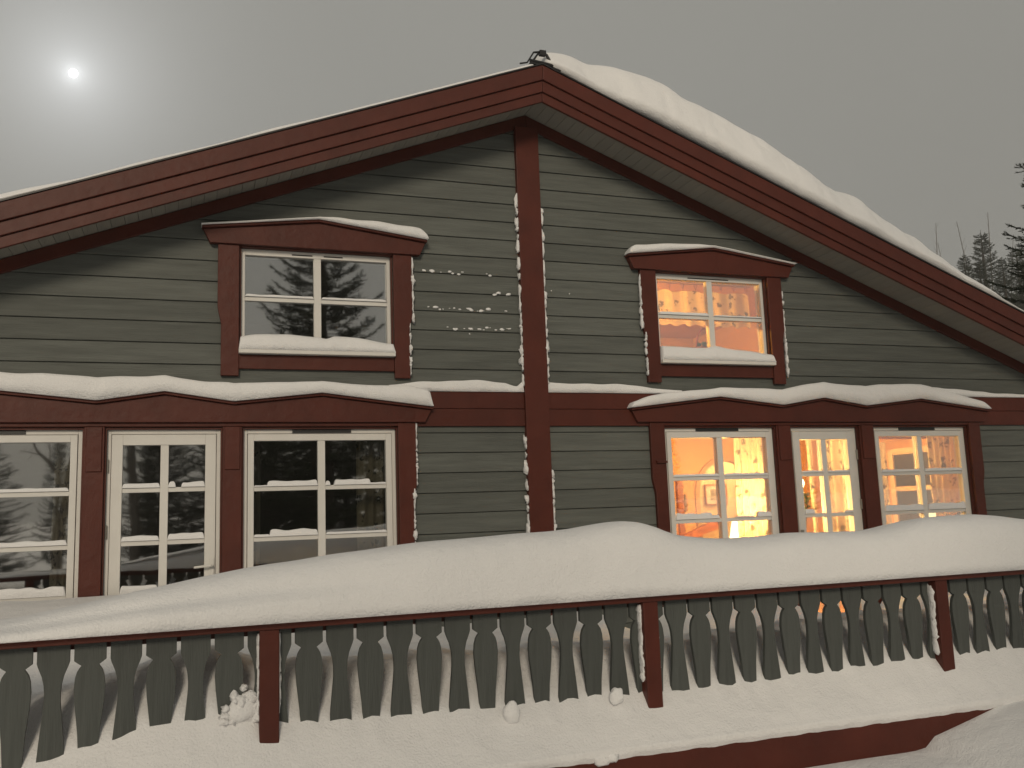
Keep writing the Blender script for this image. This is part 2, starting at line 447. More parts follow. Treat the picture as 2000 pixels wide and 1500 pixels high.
# ---- windows and doors
def make_window(key, door=False, upper=False, vent=None, cols=2, rows=3, hinge=None, sashw=None, snowy=True, handle=None):
    x0, x1, z0, z1 = OPEN[key]; yF = .004
    fwid = .030
    fb = MB()
    fb.box(x0, x0+fwid, yF, .10, z0, z1); fb.box(x1-fwid, x1, yF, .10, z0, z1)
    fb.box(x0+fwid, x1-fwid, yF, .10, z1-(.05 if upper else .034), z1); fb.box(x0+fwid, x1-fwid, yF, .10, z0, z0+.04)
    o = fb.build('door' if door else 'window', WHITE, house, bevel=.003)
    if upper: a0, a1, b0, b1, yS = x0+fwid, x1-fwid, z0+.04, z1-.05, None
    else: a0, a1, b0, b1, yS = x0+fwid+.004, x1-fwid-.004, z0+.044, z1-.038, -.008
    if not upper:
        st = .080 if door else .048; tp = .082 if door else .055
        s = MB(); s.box(a0, a0+st, yS, .075, b0, b1); s.box(a1-st, a1, yS, .075, b0, b1)
        s.box(a0+st, a1-st, yS, .075, b1-tp, b1); s.box(a0+st, a1-st, yS, .075, b0, b0+(.16 if door else .07))
        s.build('door_leaf' if door else 'sash', WHITE, o, bevel=.003)
        a0 += st; a1 -= st; b1 -= tp; b0 += (.16 if door else .07)
        if door: b0 = b0
    ym = (yS or yF)+.006
    mw = .060; mh = .036
    xm = (a0+a1)/2
    MB().box(xm-mw/2, xm+mw/2, ym, .07, b0, b1).build('muntin', WHITE, o, bevel=.003)
    rows = 2 if upper else 3
    if upper: bars = [3.195]
    elif door: bars = [1.640, 1.236, .840]
    else: bars = [1.628, 1.228]
    for zb in bars:
        for c0, c1 in ((a0, xm-mw/2), (xm+mw/2, a1)):
            MB().box(c0, c1, ym+.002, .07, zb-mh/2, zb+mh/2).build('muntin', WHITE, o, bevel=.003)
    zz = [b0]+sorted(bars)+[b1]
    if upper: MB().box(x0, x1, yF, .10, 2.752, z0-.0005).build('frame_base', WHITE, o)
    for i in range(len(zz)-1):
        for c0, c1 in ((a0, xm-mw/2), (xm+mw/2, a1)):
            lo = zz[i]+(mh/2 if i else 0); hi = zz[i+1]-(mh/2 if i < len(zz)-2 else 0)
            p = MB(); p.box(c0, c1, ym+.022+.0005*i, ym+.026+.0005*i, lo, hi)
            p.build('pane', GLASS, o)
    if vent:
        for v0, v1 in vent: MB().box(v0, v1, yF-.012 if not upper else yF-.004, yF+.004, z1-(.030 if not upper else .034), z1-(.004 if not upper else .024)).build('trickle_vent', BLACK, o)
    if upper:
        MB().prism([(x0-.02, 2.718), (x1+.015, 2.718), (x1+.015, 2.752), (x0-.02, 2.752)], -.115, .03).build('sill', WHITE, o, bevel=.004)
    if hinge:
        for zh in (1.83, 1.33):
            MB().tube([(hinge, yF-.014, zh-.05), (hinge, yF-.014, zh+.05)], .010, 8).build('hinge', STEEL, o)
    if handle:
        h = MB(); hx, sd_ = handle
        h.box(hx-.018, hx+.018, -.018, -.006, .87, 1.10); h.tube([(hx, -.01, 1.045), (hx, -.065, 1.045)], .010, 8)
        h.tube([(hx, -.065, 1.045), (hx+sd_*.13, -.065, 1.035)], .010, 8)
        h.build('handle', WHITE if key == 'LD' else STEEL, o, bevel=.002)
    # red lining round the opening
    ln = MB()
    ln.box(x0-.012, x0-.0005, -.03, .10, z0, z1); ln.box(x1+.0005, x1+.012, -.03, .10, z0, z1); ln.box(x0-.012, x1+.012, -.03, .10, z1+.0005, z1+.014)
    ln.build('lining', RED, o)
    return o, (a0, a1, b0, b1, xm, bars, ym)
WIN = {}
WIN['UL'] = make_window('UL', upper=True, vent=[(-2.135, -1.965), (-1.87, -1.71)])
WIN['UR'] = make_window('UR', upper=True, vent=[(1.66, 2.12)])
WIN['L0'] = make_window('L0', vent=[(-4.55, -4.09)])
WIN['LD'] = make_window('LD', door=True, hinge=-3.520, handle=(-2.755, -1))
WIN['L1'] = make_window('L1', vent=[(-2.135, -1.655)])
WIN['R1'] = make_window('R1', vent=[(1.64, 2.11)])
WIN['RD'] = make_window('RD', door=True, hinge=3.493, handle=(2.755, 1))
WIN['R2'] = make_window('R2', vent=[(4.06, 4.53)])

# casings
def casing_side(xin, xout, zb, zt, zc, yf=-.068):
    d = .028 if xout > xin else -.028
    pts = [(xin, zb), (xout-d, zb)]
    for k in range(9):
        t = k/8; pts.append((xout-d*(1-ss(0, 1, t)), zc-.09+.18*t))
    pts += [(xout, zt), (xin, zt)]
    return trim('casing', pts, yf, -.028)
for x0, x1 in (OPEN['UL'][:2], OPEN['UR'][:2]):
    casing_side(x0-.018, x0-.185, 2.537, 3.625, 3.03); casing_side(x1+.016, x1+.178, 2.537, 3.625, 3.03)
    trim('casing_apron', rect(x0-.017, x1+.015, 2.597, 2.714), -.055, -.028)
    xc = (x0+x1)/2; hwb, hwt = .872, .922
    trim('header_board', [(xc-hwb, 3.626), (xc+hwb, 3.626), (xc+hwt, 3.735), (xc, 3.850), (xc-hwt, 3.735)], -.092, -.028)
    cr = [(xc-hwt-.012, 3.738), (xc, 3.853), (xc+hwt+.012, 3.738)]
    trim('header_crown', cr+[(x, z+.022) for x, z in cr[::-1]], -.122, -.028)
    trim('casing_head', rect(x0-.017, x1+.015, 3.617, 3.624), -.05, -.028)
def group(xs_peaks, valleys, tipl, tipr, keys):
    zp, zv, zt = 2.372, 2.296, 2.262
    top = [(tipl, zt)]
    for i, p in enumerate(xs_peaks):
        top.append((p, zp))
        if i < len(valleys): top.append((valleys[i], zv))
    top.append((tipr, zt))
    trim('header_board', [(tipl+.055, 2.158), (tipr-.055, 2.158)]+top[::-1], -.092, -.056)
    top2 = [(tipl-.012, zt+.003)]+[(x, z+.003) for x, z in top[1:-1]]+[(tipr+.012, zt+.003)]
    trim('header_crown', top2+[(x, z+.022) for x, z in top2[::-1]], -.122, -.030)
    a, d, c = [OPEN[k] for k in keys]
    # head trim below the header board and pilasters between the units
    trim('casing_head', rect(a[0]-.02, c[1]+.02, 2.128, 2.156), -.062, -.028)
    casing_side(a[0]-.014, a[0]-.165, -.1, 2.156, 1.56); casing_side(c[1]+.014, c[1]+.165, -.1, 2.156, 1.56)
    for l, r in ((a[1], d[0]), (d[1], c[0])):
        trim('pilaster', rect(l+.014, r-.014, -.1, 2.126), -.056, -.028)
        trim('pilaster_cap', rect(l+.030, r-.030, 1.785, 2.125), -.070, -.055)
    return [(x, z+.025) for x, z in top2]
HL = group([-4.32, -3.117, -1.905], [-3.602, -2.600], -5.25, -.98, ('L0', 'LD', 'L1'))
HR = group([1.861, 3.062, 4.283], [2.574, 3.582], .927, 5.20, ('R1', 'RD', 'R2'))
for cx in (1.268-.080,): MB().box(1.16, 1.27, -.088, -.067, 1.775, 1.795).build('casing_ledge', RED, house)
# foundation and deck
trim('plinth', rect(-HW, HW, -.4, -.02), -.02)

# ================================================================== rooms behind the windows
def room(name, x0, x1, y0, y1, z0, z1, wm, fm, cm, ops=(), thick=.05, backhole=None):
    fl = struct(MB().box(x0, x1, y0, y1, z0-.05, z0).build('floor', fm)); fl.name = name+'_floor'
    ce = struct(MB().box(x0, x1, y0, y1, z1, z1+.05).build(name+'_ceiling', cm))
    l = struct(MB().box(x0-thick, x0, y0, y1, z0, z1).build(name+'_side_wall', wm))
    r_ = struct(MB().box(x1, x1+thick, y0, y1, z0, z1).build(name+'_side_wall', wm))
    f = MB()
    for a, b_, c, d in cells(x0, x1, z0, z1, [(o[0]-.01, o[1]+.01, o[2]-.01, o[3]+.01) for o in ops]+[(0, 0, 0, 0)]): f.box(a, b_, .112, .118, c, d)
    struct(f.build(name+'_front_wall', wm))
    if backhole is None: struct(MB().box(x0, x1, y1, y1+.05, z0, z1).build(name+'_back_wall', wm))
LOW = [OPEN[k] for k in ('L0', 'LD', 'L1', 'R1', 'RD', 'R2')]
room('living_room', .16, 5.95, .12, 3.6, .02, 2.38, OCHRE, PINE_H, OCHRE, LOW, backhole=True)
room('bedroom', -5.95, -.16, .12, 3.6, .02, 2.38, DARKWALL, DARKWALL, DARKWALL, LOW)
room('attic_room', .16, 3.6, .12, 3.2, 2.46, 3.66, PINE_H, PINE_H, PINE_H, [OPEN['UR']])
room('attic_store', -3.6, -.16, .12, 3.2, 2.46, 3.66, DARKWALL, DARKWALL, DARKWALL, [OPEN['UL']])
# back wall of the living room with an arched opening
ax, ar, azs = 4.22, .45, 1.54
arc = [(ax+ar*math.cos(math.pi*k/16), azs+ar*math.sin(math.pi*k/16)) for k in range(17)]
bw = MB(); bw.box(.16, ax-ar, 3.6, 3.68, .02, 2.38); bw.box(ax+ar, 5.95, 3.6, 3.68, .02, 2.38)
for k in range(16):
    (xa, za), (xb, zb) = arc[k+1], arc[k]
    bw.prism([(xa, za), (xb, zb), (xb, 2.38), (xa, 2.38)], 3.6, 3.68)
struct(bw.build('living_room_back_wall', OCHRE))
ring = MB()
for k in range(16):
    a0, a1 = math.pi*k/16, math.pi*(k+1)/16
    q = [(ax+r_*math.cos(a), azs+r_*math.sin(a)) for r_, a in ((ar-.002, a0), (ar+.065, a0), (ar+.065, a1), (ar-.002, a1))]
    ring.prism(q, 3.57, 3.60)
ring.box(ax-ar-.065, ax-ar+.002, 3.57, 3.60, .02, azs); ring.box(ax+ar-.002, ax+ar+.065, 3.57, 3.60, .02, azs)
struct(ring.build('arch_trim', mat('arch_wood', (.42, .27, .13), .5, .3, .1, 6)))
struct(MB().box(3.0, 5.9, 5.0, 5.05, .02, 2.5).build('hall_wall', CREAM)); struct(MB().box(3.0, 5.9, 3.68, 5.0, -.03, .02).build('hall_floor', PINE_H))
struct(MB().box(3.0, 5.9, 3.68, 5.0, 2.38, 2.43).build('hall_ceiling', CREAM)); struct(MB().box(5.55, 5.6, 3.68, 5.0, .02, 2.38).build('hall_side_wall', OCHRE)); struct(MB().box(2.95, 3.0, 3.68, 5.0, .02, 2.38).build('hall_side_wall', OCHRE))
# picture in the hall
pic = empty('picture', (4.9, 4.98, 1.54)); tag(pic, 'small framed landscape picture on the wall beyond the arch', 'picture')
fb = MB(); W_, H_ = .20, .165
fb.box(-W_, -W_+.022, -.02, 0, -H_, H_); fb.box(W_-.022, W_, -.02, 0, -H_, H_); fb.box(-W_+.022, W_-.022, -.02, 0, H_-.022, H_); fb.box(-W_+.022, W_-.022, -.02, 0, -H_, -H_+.022)
fb.build('frame', CARVED, pic); MB().box(-W_+.02, W_-.02, -.008, -.002, -H_+.02, H_-.02).build('mount', WHITE, pic)
MB().box(-.10, .10, -.011, -.009, -.085, .085).build('print', mat('print', (.25, .22, .20), .6, .2, .8, 14), pic)
cb = tag(MB().box(3.415, 3.500, 3.55, 3.598, .3, 1.74).build('carved_board', CARVED), 'dark carved wooden board on the orange wall beside the arch', 'wall ornament')
tag(MB().box(3.535, 3.568, 3.575, 3.598, 1.30, 1.54).build('wall_plaque', mat('plaque', (.22, .13, .06), .6)), 'narrow brown plaque between carved board and arch', 'wall ornament')
st = MB(); st.prism([(3.1, .9), (3.2, .86), (3.95, 1.08), (3.95, 1.2), (3.88, 1.2)], 3.3, 3.36)
tag(st.build('stair_rail', CARVED), 'brown wooden stair rail slanting across the bottom of the arch', 'railing')
# side wall window seen through the right window
sw = empty('side_window', (5.945, 1.85, 1.45)); tag(sw, 'cream framed window on the far side wall behind right window', 'window')
f = MB(); f.box(-.03, 0, -.42, -.34, -.58, .58); f.box(-.03, 0, .34, .42, -.58, .58); f.box(-.03, 0, -.34, .34, .50, .58); f.box(-.03, 0, -.34, .34, -.58, -.50); f.box(-.028, 0, -.34, .34, .02, .08)
f.build('frame', CREAM, sw); MB().box(-.006, -.002, -.34, .34, -.5, .5).build('pane', mat('night_pane', (.06, .055, .05), .15, .5), sw)

def curtain(x0, x1, z0, z1, y, folds, label, amp=.022, group=None, m=CURTAIN, seed=0):
    b = MB(); n = max(24, int(folds*12)); nz_ = 14
    for j in range(nz_+1):
        z = z0+(z1-z0)*j/nz_
        for i in range(n+1):
            u = i/n
            x = x0+(x1-x0)*u+.006*math.sin(9*u+z*3+seed)
            yy = y+amp*math.sin(2*math.pi*folds*u+.5*math.sin(z*2+seed)+seed)*(.7+.3*(1-j/nz_))+.006*nse(u*6, z*2, seed)
            b.v.append((x, yy, z))
    for j in range(nz_):
        for i in range(n): b.f.append((j*(n+1)+i, j*(n+1)+i+1, (j+1)*(n+1)+i+1, (j+1)*(n+1)+i))
    o = b.build('curtain', m, smooth=True); return tag(o, label, 'curtain', group)
curtain(2.24, 2.66, .35, 2.12, .30, 6, 'brightly lit floral curtain at right of the lit window beside the glazed door', .03)
curtain(1.40, 1.50, .35, 2.12, .30, 2, 'narrow floral curtain at left edge of the lit window nearest the corner post', .02, seed=2)
curtain(3.19, 3.26, .35, 2.10, .40, 1, 'thin pale curtain strip in the middle of the lit glazed door', .012, seed=4)
curtain(3.30, 3.62, .35, 2.12, .30, 2.5, 'floral curtain filling the right panes of the lit glazed door', .025, seed=1)
curtain(3.92, 4.16, .35, 1.98, .32, 3, 'floral curtain at left of the rightmost lit window', .025, seed=3)
curtain(4.70, 5.08, .35, 2.12, .30, 5, 'orange lit floral curtain at right of the rightmost lit window', .028, seed=5)
rod = MB(); rod.tube([(3.80, .36, 2.03), (5.3, .36, 2.03)], .014, 8)
tag(rod.build('curtain_rod', CARVED), 'brown wooden curtain rod across the rightmost lit window', 'curtain rod')
curtain(-1.56, -1.33, .3, 2.1, .30, 3, 'dim floral curtain at right of the dark lower window', .02, seed=6)
curtain(-2.50, -2.37, .3, 2.1, .30, 2, 'dim floral curtain at left of the dark lower window', .02, seed=7)
curtain(-3.93, -3.80, .3, 2.1, .30, 2, 'dim floral curtain in the dark window left of the glazed door', .02, seed=8)
# gathered valance upstairs, with hanging loops
va = empty('valance', (0, .28, 0)); tag(va, 'floral valance hung by loops across the lit upper window', 'curtain')
b = MB(); n = 60
for j in range(9):
    z = 3.175+(3.535-3.175)*j/8
    for i in range(n+1):
        u = i/n; b.v.append((1.42+1.12*u, .016*math.sin(u*38+.6*math.sin(z*6))+.008*nse(u*9, z*4), z+(.010*math.sin(u*38*1.3) if j == 0 else (.020*abs(math.sin(u*4*math.pi))-.02 if j == 8 else 0))))
for j in range(8):
    for i in range(n): b.f.append((j*(n+1)+i, j*(n+1)+i+1, (j+1)*(n+1)+i+1, (j+1)*(n+1)+i))
b.build('cloth', CURTAIN, va, smooth=True)
for k in range(8):
    x = 1.46+1.05*k/7; MB().tube([(x-.016, 0, 3.60), (x, 0, 3.545), (x+.016, 0, 3.60)], .005, 5).build('loop', CARVED, va)
MB().tube([(1.36, 0, 3.605), (2.56, 0, 3.605)], .008, 8).build('rod', PINE, va)
# pine boards on the attic back and right wall
pb = MB()
for k in range(14):
    pb.prism([(.2+k*.26-1.2, 3.66), (.2+k*.26+.245-1.2, 3.66), (.2+k*.26+.245+.9, 2.46), (.2+k*.26+.9, 2.46)], 3.175, 3.198)
pbb = [clip(clip([(.2+k*.26-1.2, 3.65), (.2+k*.26+.246-1.2, 3.65), (.2+k*.26+.246+.9, 2.47), (.2+k*.26+.9, 2.47)], -1, 0, -.17), 1, 0, 3.59) for k in range(-3, 14)]
pw = struct(MB().box(.17, 3.59, 3.195, 3.199, 2.47, 3.65).build('sloped_boarding', PINE))
for q in pbb:
    if len(q) > 2: MB().prism(q, 3.172, 3.194).build('board', PINE, pw, bevel=.004)
bk = empty('basket', (1.93, .20, 2.80)); tag(bk, 'small red basket with curved handle on the upper window sill', 'basket')
MB().lathe([(.0, 0), (.085, 0), (.10, .06), (.105, .13), (.095, .13), (.09, .01)], (0, 0, 0), 18).build('body', REDWOOD, bk, smooth=True)
MB().tube([(.10*math.cos(a), .0, .11+.22*math.sin(a)) for a in [math.pi*k/12 for k in range(13)]], .009, 6).build('handle', REDWOOD, bk, smooth=True)
fl = MB()
for k in range(12): fl.blob((random.uniform(-.08, .08), random.uniform(-.06, .06), .14+random.uniform(0, .03)), (.022, .022, .018), k)
fl.build('filling', LEAF, bk, smooth=True)

# lamps seen lit, the attic one implied by its window, and unseen added ones
def bulb(name, loc, energy, r, parent, col=(1, .58, .18)):
    d = bpy.data.lights.new(name, 'POINT'); d.energy = energy; d.color = col; d.shadow_soft_size = r
    o = bpy.data.objects.new(name, d); COL.objects.link(o); o.location = loc; o.parent = parent; return o
lamp = empty('table_lamp', (2.62, .78, .55)); tag(lamp, 'glowing table lamp behind the bright curtain of the lit window', 'lamp')
MB().lathe([(0, 0), (.10, 0), (.10, .02), (.03, .05), (.05, .16), (.07, .26), (.03, .38), (.012, .42), (.012, .50)], (0, 0, 0), 20).build('base', TERRA, lamp, smooth=True)
SHADE = emis('lamp_shade_glow', (1.0, .72, .36), 9.0)
MB().lathe([(.17, .42), (.12, .68)], (0, 0, 0), 28).build('lamp_shade', SHADE, lamp, smooth=True)
bulb('bulb', (0, 0, .74), 320, .05, lamp)
stb = empty('side_table', (2.62, .78, .02)); tag(stb, 'small wooden side table under the glowing lamp', 'table')
MB().lathe([(0, .50), (.24, .50), (.24, .53), (0, .53)], (0, 0, 0), 24).build('table_top', PINE, stb)
for k in range(3):
    a = 2*math.pi*k/3; MB().tube([(.06*math.cos(a), .06*math.sin(a), .5), (.20*math.cos(a), .20*math.sin(a), 0)], .016, 6).build('leg', PINE, stb)
pend = empty('added_pendant_lamp', (3.86, 1.8, 2.38)); tag(pend, 'unseen pendant lamp added to light the living room', 'lamp')  # added lamp, kept hidden behind a pilaster, to light the living room
MB().tube([(0, 0, 0), (0, 0, -.3)], .005, 6).build('cord', BLACK, pend); MB().lathe([(.03, -.28), (.16, -.42), (.155, -.42)], (0, 0, 0), 24).build('lamp_shade', CREAM, pend, smooth=True)
bulb('bulb', (0, 0, -.47), 320, .06, pend)
scn = empty('candle_lamp', (3.70, 1.2, 1.30)); tag(scn, 'candle lamp with twisted dark iron stem and leaves behind the glazed door', 'lamp')
s_ = MB()
for k in range(5):
    a = k*1.3; s_.tube([(0, 0, -.28), (.03*math.cos(a), .03*math.sin(a), -.05), (.06*math.cos(a+1), .06*math.sin(a+1), .08), (.02*math.cos(a), .02*math.sin(a), .18)], .006, 5)
s_.tube([(-.02, 0, .02), (.08, 0, -.03), (.17, 0, -.01)], .007, 5)
s_.build('stem', BLACK, scn)
lf = MB()
for k in range(26): lf.blob((random.uniform(-.07, .08), random.uniform(-.06, .06), random.uniform(0, .17)), (.022, .012, .018), k, rings=4, segs=6)
lf.build('leaves', LEAF, scn, smooth=True)
MB().blob((.0, 0, .285), (.030, .030, .05), 3, .1, 8, 12).build('flame', emis('flame_glow', (1, .80, .45), 14), scn, smooth=True)
bulb('bulb', (0, 0, .40), 24, .03, scn)
ap = empty('attic_lamp', (1.0, 1.4, 3.66)); tag(ap, 'lit lamp under the ceiling of the attic room', 'lamp')
MB().lathe([(.02, 0), (.09, -.04), (.10, -.09), (.085, -.09)], (0, 0, 0), 20).build('lamp_shade', CREAM, ap, smooth=True)
bulb('bulb', (0, 0, -.13), 290, .05, ap, (1, .50, .09))
hl = empty('added_hall_lamp', (5.15, 4.35, 2.38)); tag(hl, 'unseen ceiling lamp added to light the hall beyond the arch', 'lamp')  # unseen source added to brighten the hall wall beyond the arch
MB().lathe([(.02, 0), (.10, -.03), (.12, -.08), (.10, -.08)], (0, 0, 0), 20).build('lamp_shade', CREAM, hl, smooth=True)
bulb('bulb', (0, 0, -.14), 105, .05, hl, (1, .62, .24))
cd = empty('candle', (4.58, .20, 1.02)); tag(cd, 'lit white candle on the sill of the rightmost lit window', 'candle')
MB().lathe([(0, 0), (.038, 0), (.038, .19), (0, .185)], (0, 0, 0), 16).build('wax', emis('wax_glow', (1, .74, .36), 3.0), cd, smooth=True)
MB().blob((0, 0, .215), (.008, .008, .022), 1, .05, 6, 8).build('flame', emis('candle_flame', (1, .8, .4), 12), cd, smooth=True)
fp = empty('flower_pot', (4.31, .20, .84)); tag(fp, 'pot of red flowers on the sill beside the candle', 'plant')
MB().lathe([(0, 0), (.055, 0), (.075, .13), (.065, .13), (.05, .02)], (0, 0, 0), 16).build('pot', TERRA, fp, smooth=True)
b = MB(); b2 = MB()
for k in range(26):
    a = random.uniform(0, 6.28); r_ = .11*math.sqrt(random.random()); (b if k % 3 else b2).blob((r_*math.cos(a), r_*.7*math.sin(a), .19+.10*random.random()*(1-r_*4)), (.026, .026, .020), k, .4, 4, 7)
b.build('flowers', PETAL, fp, smooth=True); b2.build('leaves', LEAF, fp, smooth=True)
tag(MB().box(3.72, 4.95, .13, .30, .80, .838).build('window_shelf', PINE_H), 'pine shelf behind the rightmost lit window', 'shelf')

# ================================================================== deck and railing
deck = empty('deck', (0, -1.7, 0)); tag(deck, 'dark red edged wooden deck under deep snow in front of the cottage', 'deck')
MB().box(-6.3, 6.3, -1.58, 1.62, -.06, -.01).build('deck_floor', mat('deck_wood', (.12, .09, .06), .8, .1, .2, 4), deck)
MB().box(-6.35, 6.35, -1.70, -1.655, -.12, .175).build('fascia_board', RED, deck, bevel=.004); MB().box(-6.35, 6.35, -1.672, -1.630, -.40, -.125).build('fascia_board', RED, deck, bevel=.004)
RY = -3.2; PXS = [-4.494+1.9235*k for k in range(6)]; POST0 = PXS[0]
rail = empty('deck_railing', (0, RY, 0)); tag(rail, 'carved grey board railing with red posts and rail along the deck', 'railing')
RB = .877
for x in PXS:
    MB().box(x-.043, x+.043, -.072, .03, .02, .906).build('post', RED, rail, bevel=.005)
MB().box(-6.3, 6.3, -.085, .10, .880, .911).build('top_rail', RED, rail, bevel=.004)
MB().box(-6.3, 6.3, .016, .055, .848, .8795).build('inner_rail', RED, rail, bevel=.003)
MB().box(-6.3, 6.3, .016, .055, .10, .19).build('lower_rail', RED, rail, bevel=.003)
EL = ((0, .075, .09, .13, .165, .20, .235, .27, .33, .40, .5), (-.0085, -.0085, -.013, -.029, -.037, -.040, -.040, -.037, -.031, -.024, -.016))
ER = ((0, .075, .096, .105, .120, .145, .19, .25, .31, .37, .5), (.0085, .0085, .037, .030, .021, .014, .010, .014, .021, .028, .036))
DS = sorted({*EL[0], *ER[0], .82, .3, .35, .45})
def edge(side, hook_right, d):
    # x offset of a gap's left (-1) or right (+1) edge
    if hook_right: return lerp(*(EL if side < 0 else ER), d)
    return -lerp(*(ER if side < 0 else EL), d)
SLIT = .1428; cache = {}
def board(xl, hl, xr, hr, key):
    c = (xl+xr)/2
    if key not in cache:
        pts = [((xl+edge(1, hl, d) if hl is not None else xl)-c, RB-d) for d in DS]+[((xr+edge(-1, hr, d) if hr is not None else xr)-c, RB-d) for d in DS[::-1]]
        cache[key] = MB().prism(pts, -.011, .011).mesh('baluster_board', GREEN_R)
    o = inst('baluster_board', cache[key], rail, (c, random.uniform(-.0015, .0015), 0)); 
for k in range(len(PXS)-1):
    p0 = PXS[k]; first_right = (k % 2 == 1)
    sl = [p0+.111+SLIT*i for i in range(13)]; hk = [(i % 2 == 0) == first_right for i in range(13)]
    board(p0+.004, None, sl[0], hk[0], ('s', hk[0]))
    for i in range(12): board(sl[i], hk[i], sl[i+1], hk[i+1], ('m', hk[i]))
    board(sl[12], hk[12], PXS[k+1]-.004, None, ('e', hk[12]))

# ================================================================== snow
HX = [-6, -3.6, -3.52, -3.15, -2.82, -2.57, -2.17, -1.42, -.95, -.42, .39, 1.0, 1.68, 6]
HZ = [.42, .44, .455, .555, .605, .545, .505, .485, .485, .465, .485, .50, .50, .5]
def deck_h(x, y):
    H = slerp(HX, HZ, x)+.018*nse(x*7, 2)+.014*nse(x*16, 5)
    s_ = (x-POST0-.111) % SLIT/SLIT                     # shallow spill where snow blew through a gap
    H += .010*math.cos(2*math.pi*s_)*(.6+.8*nse(x*2.3, 11))*ss(-3.34, -3.2, y)
    if y < -3.16:
        f = min(1, (-3.16-y)/.27)
        return H-(H-.20)*(1.15*f-.15*f*f if f < .8 else .824+(1-.824)*((f-.8)/.2)**.8) + .015*nse(x*5, y*9, 1)*(1-f)
    left = ss(-.9, -2.9, x)
    mid = .40+.23*left+.06*nse(x*1.1, y*1.1, 6); wl = .47+.39*left-.26*ss(2.2, 2.6, x)*ss(3.7, 3.4, x)-.30*ss(.35, .55, x)*ss(1.0, .8, x)+.06*nse(x*1.7, 1)
    t = (y+3.16)/3.1
    return H+(mid-H)*ss(.08, .62, t)+(wl-mid)*ss(.5, 1, t)+.02*nse(x*3, y*3, 3)+(.15+.05*nse(x*2.1, 9))*ss(-3.17, -2.98, y)*ss(-2.0, -2.75, y)
ys = [-3.428, -3.43]+[-3.425, -3.41, -3.39, -3.36, -3.33, -3.30, -3.27, -3.24, -3.21, -3.18, -3.15, -3.1, -3.05]+frange(-2.95, -.08, 26)
xs = frange(-6.3, 6.3, 420); b = MB()
for j, y in enumerate(ys):
    for x in xs:
        if j == 0: b.v.append((x, -3.36, .10))
        elif j == 1: b.v.append((x, -3.412-.006*nse(x*9, 3), .176+.004*nse(x*14, 1)))
        else: b.v.append((x, y+.012*nse(x*6, y*6, 9)*(1 if y < -3.3 else 0), deck_h(x, y)))
nx = len(xs)
for j in range(len(ys)-1):
    for i in range(nx-1): b.f.append((j*nx+i, j*nx+i+1, (j+1)*nx+i+1, (j+1)*nx+i))
tag(b.build('deck_snow', SNOW, smooth=True), 'deep snow lying on the deck and spilling out under the railing boards', 'snow', kind='stuff')
# the bank on the rail
CX = [-6.3, -5, -4.2, -3.68, -3.28, -2.76, -2.38, -1.88, -1.34, -1.05, -.81, -.70, -.62, -.54, -.47, -.38, -.28, -.12, .01, .2, .4, .65, .91, 1.05, 1.18, 1.4, 1.66, 1.9, 2.17, 3, 4, 6.3]
CZ = [.96, .95, .96, .980, 1.045, 1.135, 1.178, 1.228, 1.250, 1.262, 1.288, 1.296, 1.290, 1.268, 1.240, 1.212, 1.198, 1.180, 1.174, 1.180, 1.192, 1.190, 1.184, 1.198, 1.220, 1.242, 1.250, 1.240, 1.212, 1.18, 1.2, 1.15]
sb_ = snow_strip('railing_snow', frange(-6.3, 6.3, 520), lambda x: .9115, lambda x: slerp(CX, CZ, x)-.9115, -3.325, lambda x: -2.74+.05*nse(x*.8, 3), SNOW, p=.80, rough=.007, rs=3.5, n=30, taper=0, skew=1.25, drop=.0)
for v in sb_.data.vertices:
    x, y, z = v.co; wgt = ss(-1.7, -2.9, x)
    if wgt > 0 and y < -2.9:
        tt = slerp(CX, CZ, x)-.9115; fold = .9115+tt*.42+.012*nse(x*1.5, 2)
        v.co.y = y+wgt*.085*ss(fold, fold+.025, z)-wgt*.012*ss(fold+.012, fold-.03, z)
tag(sb_, 'thick smooth snow bank lying along the red top rail', 'snow', kind='stuff')
# clumps at the foot of the first post, snowballs under the boards
cl = MB()
cl.blob((-2.68, -3.21, .53), (.085, .035, .06), 3, .35, 10, 14)
for k in range(34):
    z = .49+.14*random.random()**1.3; w_ = .085*(1-(z-.49)/.18); cl.blob((-2.67+random.uniform(-w_-.03, w_), -3.216+random.uniform(-.014, .012), z), (random.uniform(.010, .028), .022, random.uniform(.010, .026)), k, .5)
tag(cl.build('snow_clump', SNOW, smooth=True), 'crumbled snow heap at the foot of the left railing post', 'snow', kind='stuff')
def snowball(x, y, z, r, lab):
    tag(MB().blob((x, y, z), (r*1.05, r*.75, r*1.2), x*10, .18, 12, 16).build('snow_lump', SNOW, smooth=True), lab, 'snow', 'snow lumps below the railing')
snowball(-1.43, -3.272, .405, .040, 'round snow lump below the middle of the railing between two posts')
snowball(-.86, -3.258, .425, .036, 'round snow lump just left of the middle railing post')
tag(MB().blob((-1.02, -3.41, .165), (.05, .02, .022), 4, .4).blob((-.97, -3.412, .172), (.03, .02, .025), 5, .4).build('snow_lump', SNOW, smooth=True), 'flat snow lump stuck on the red deck edge', 'snow', 'snow lumps below the railing')

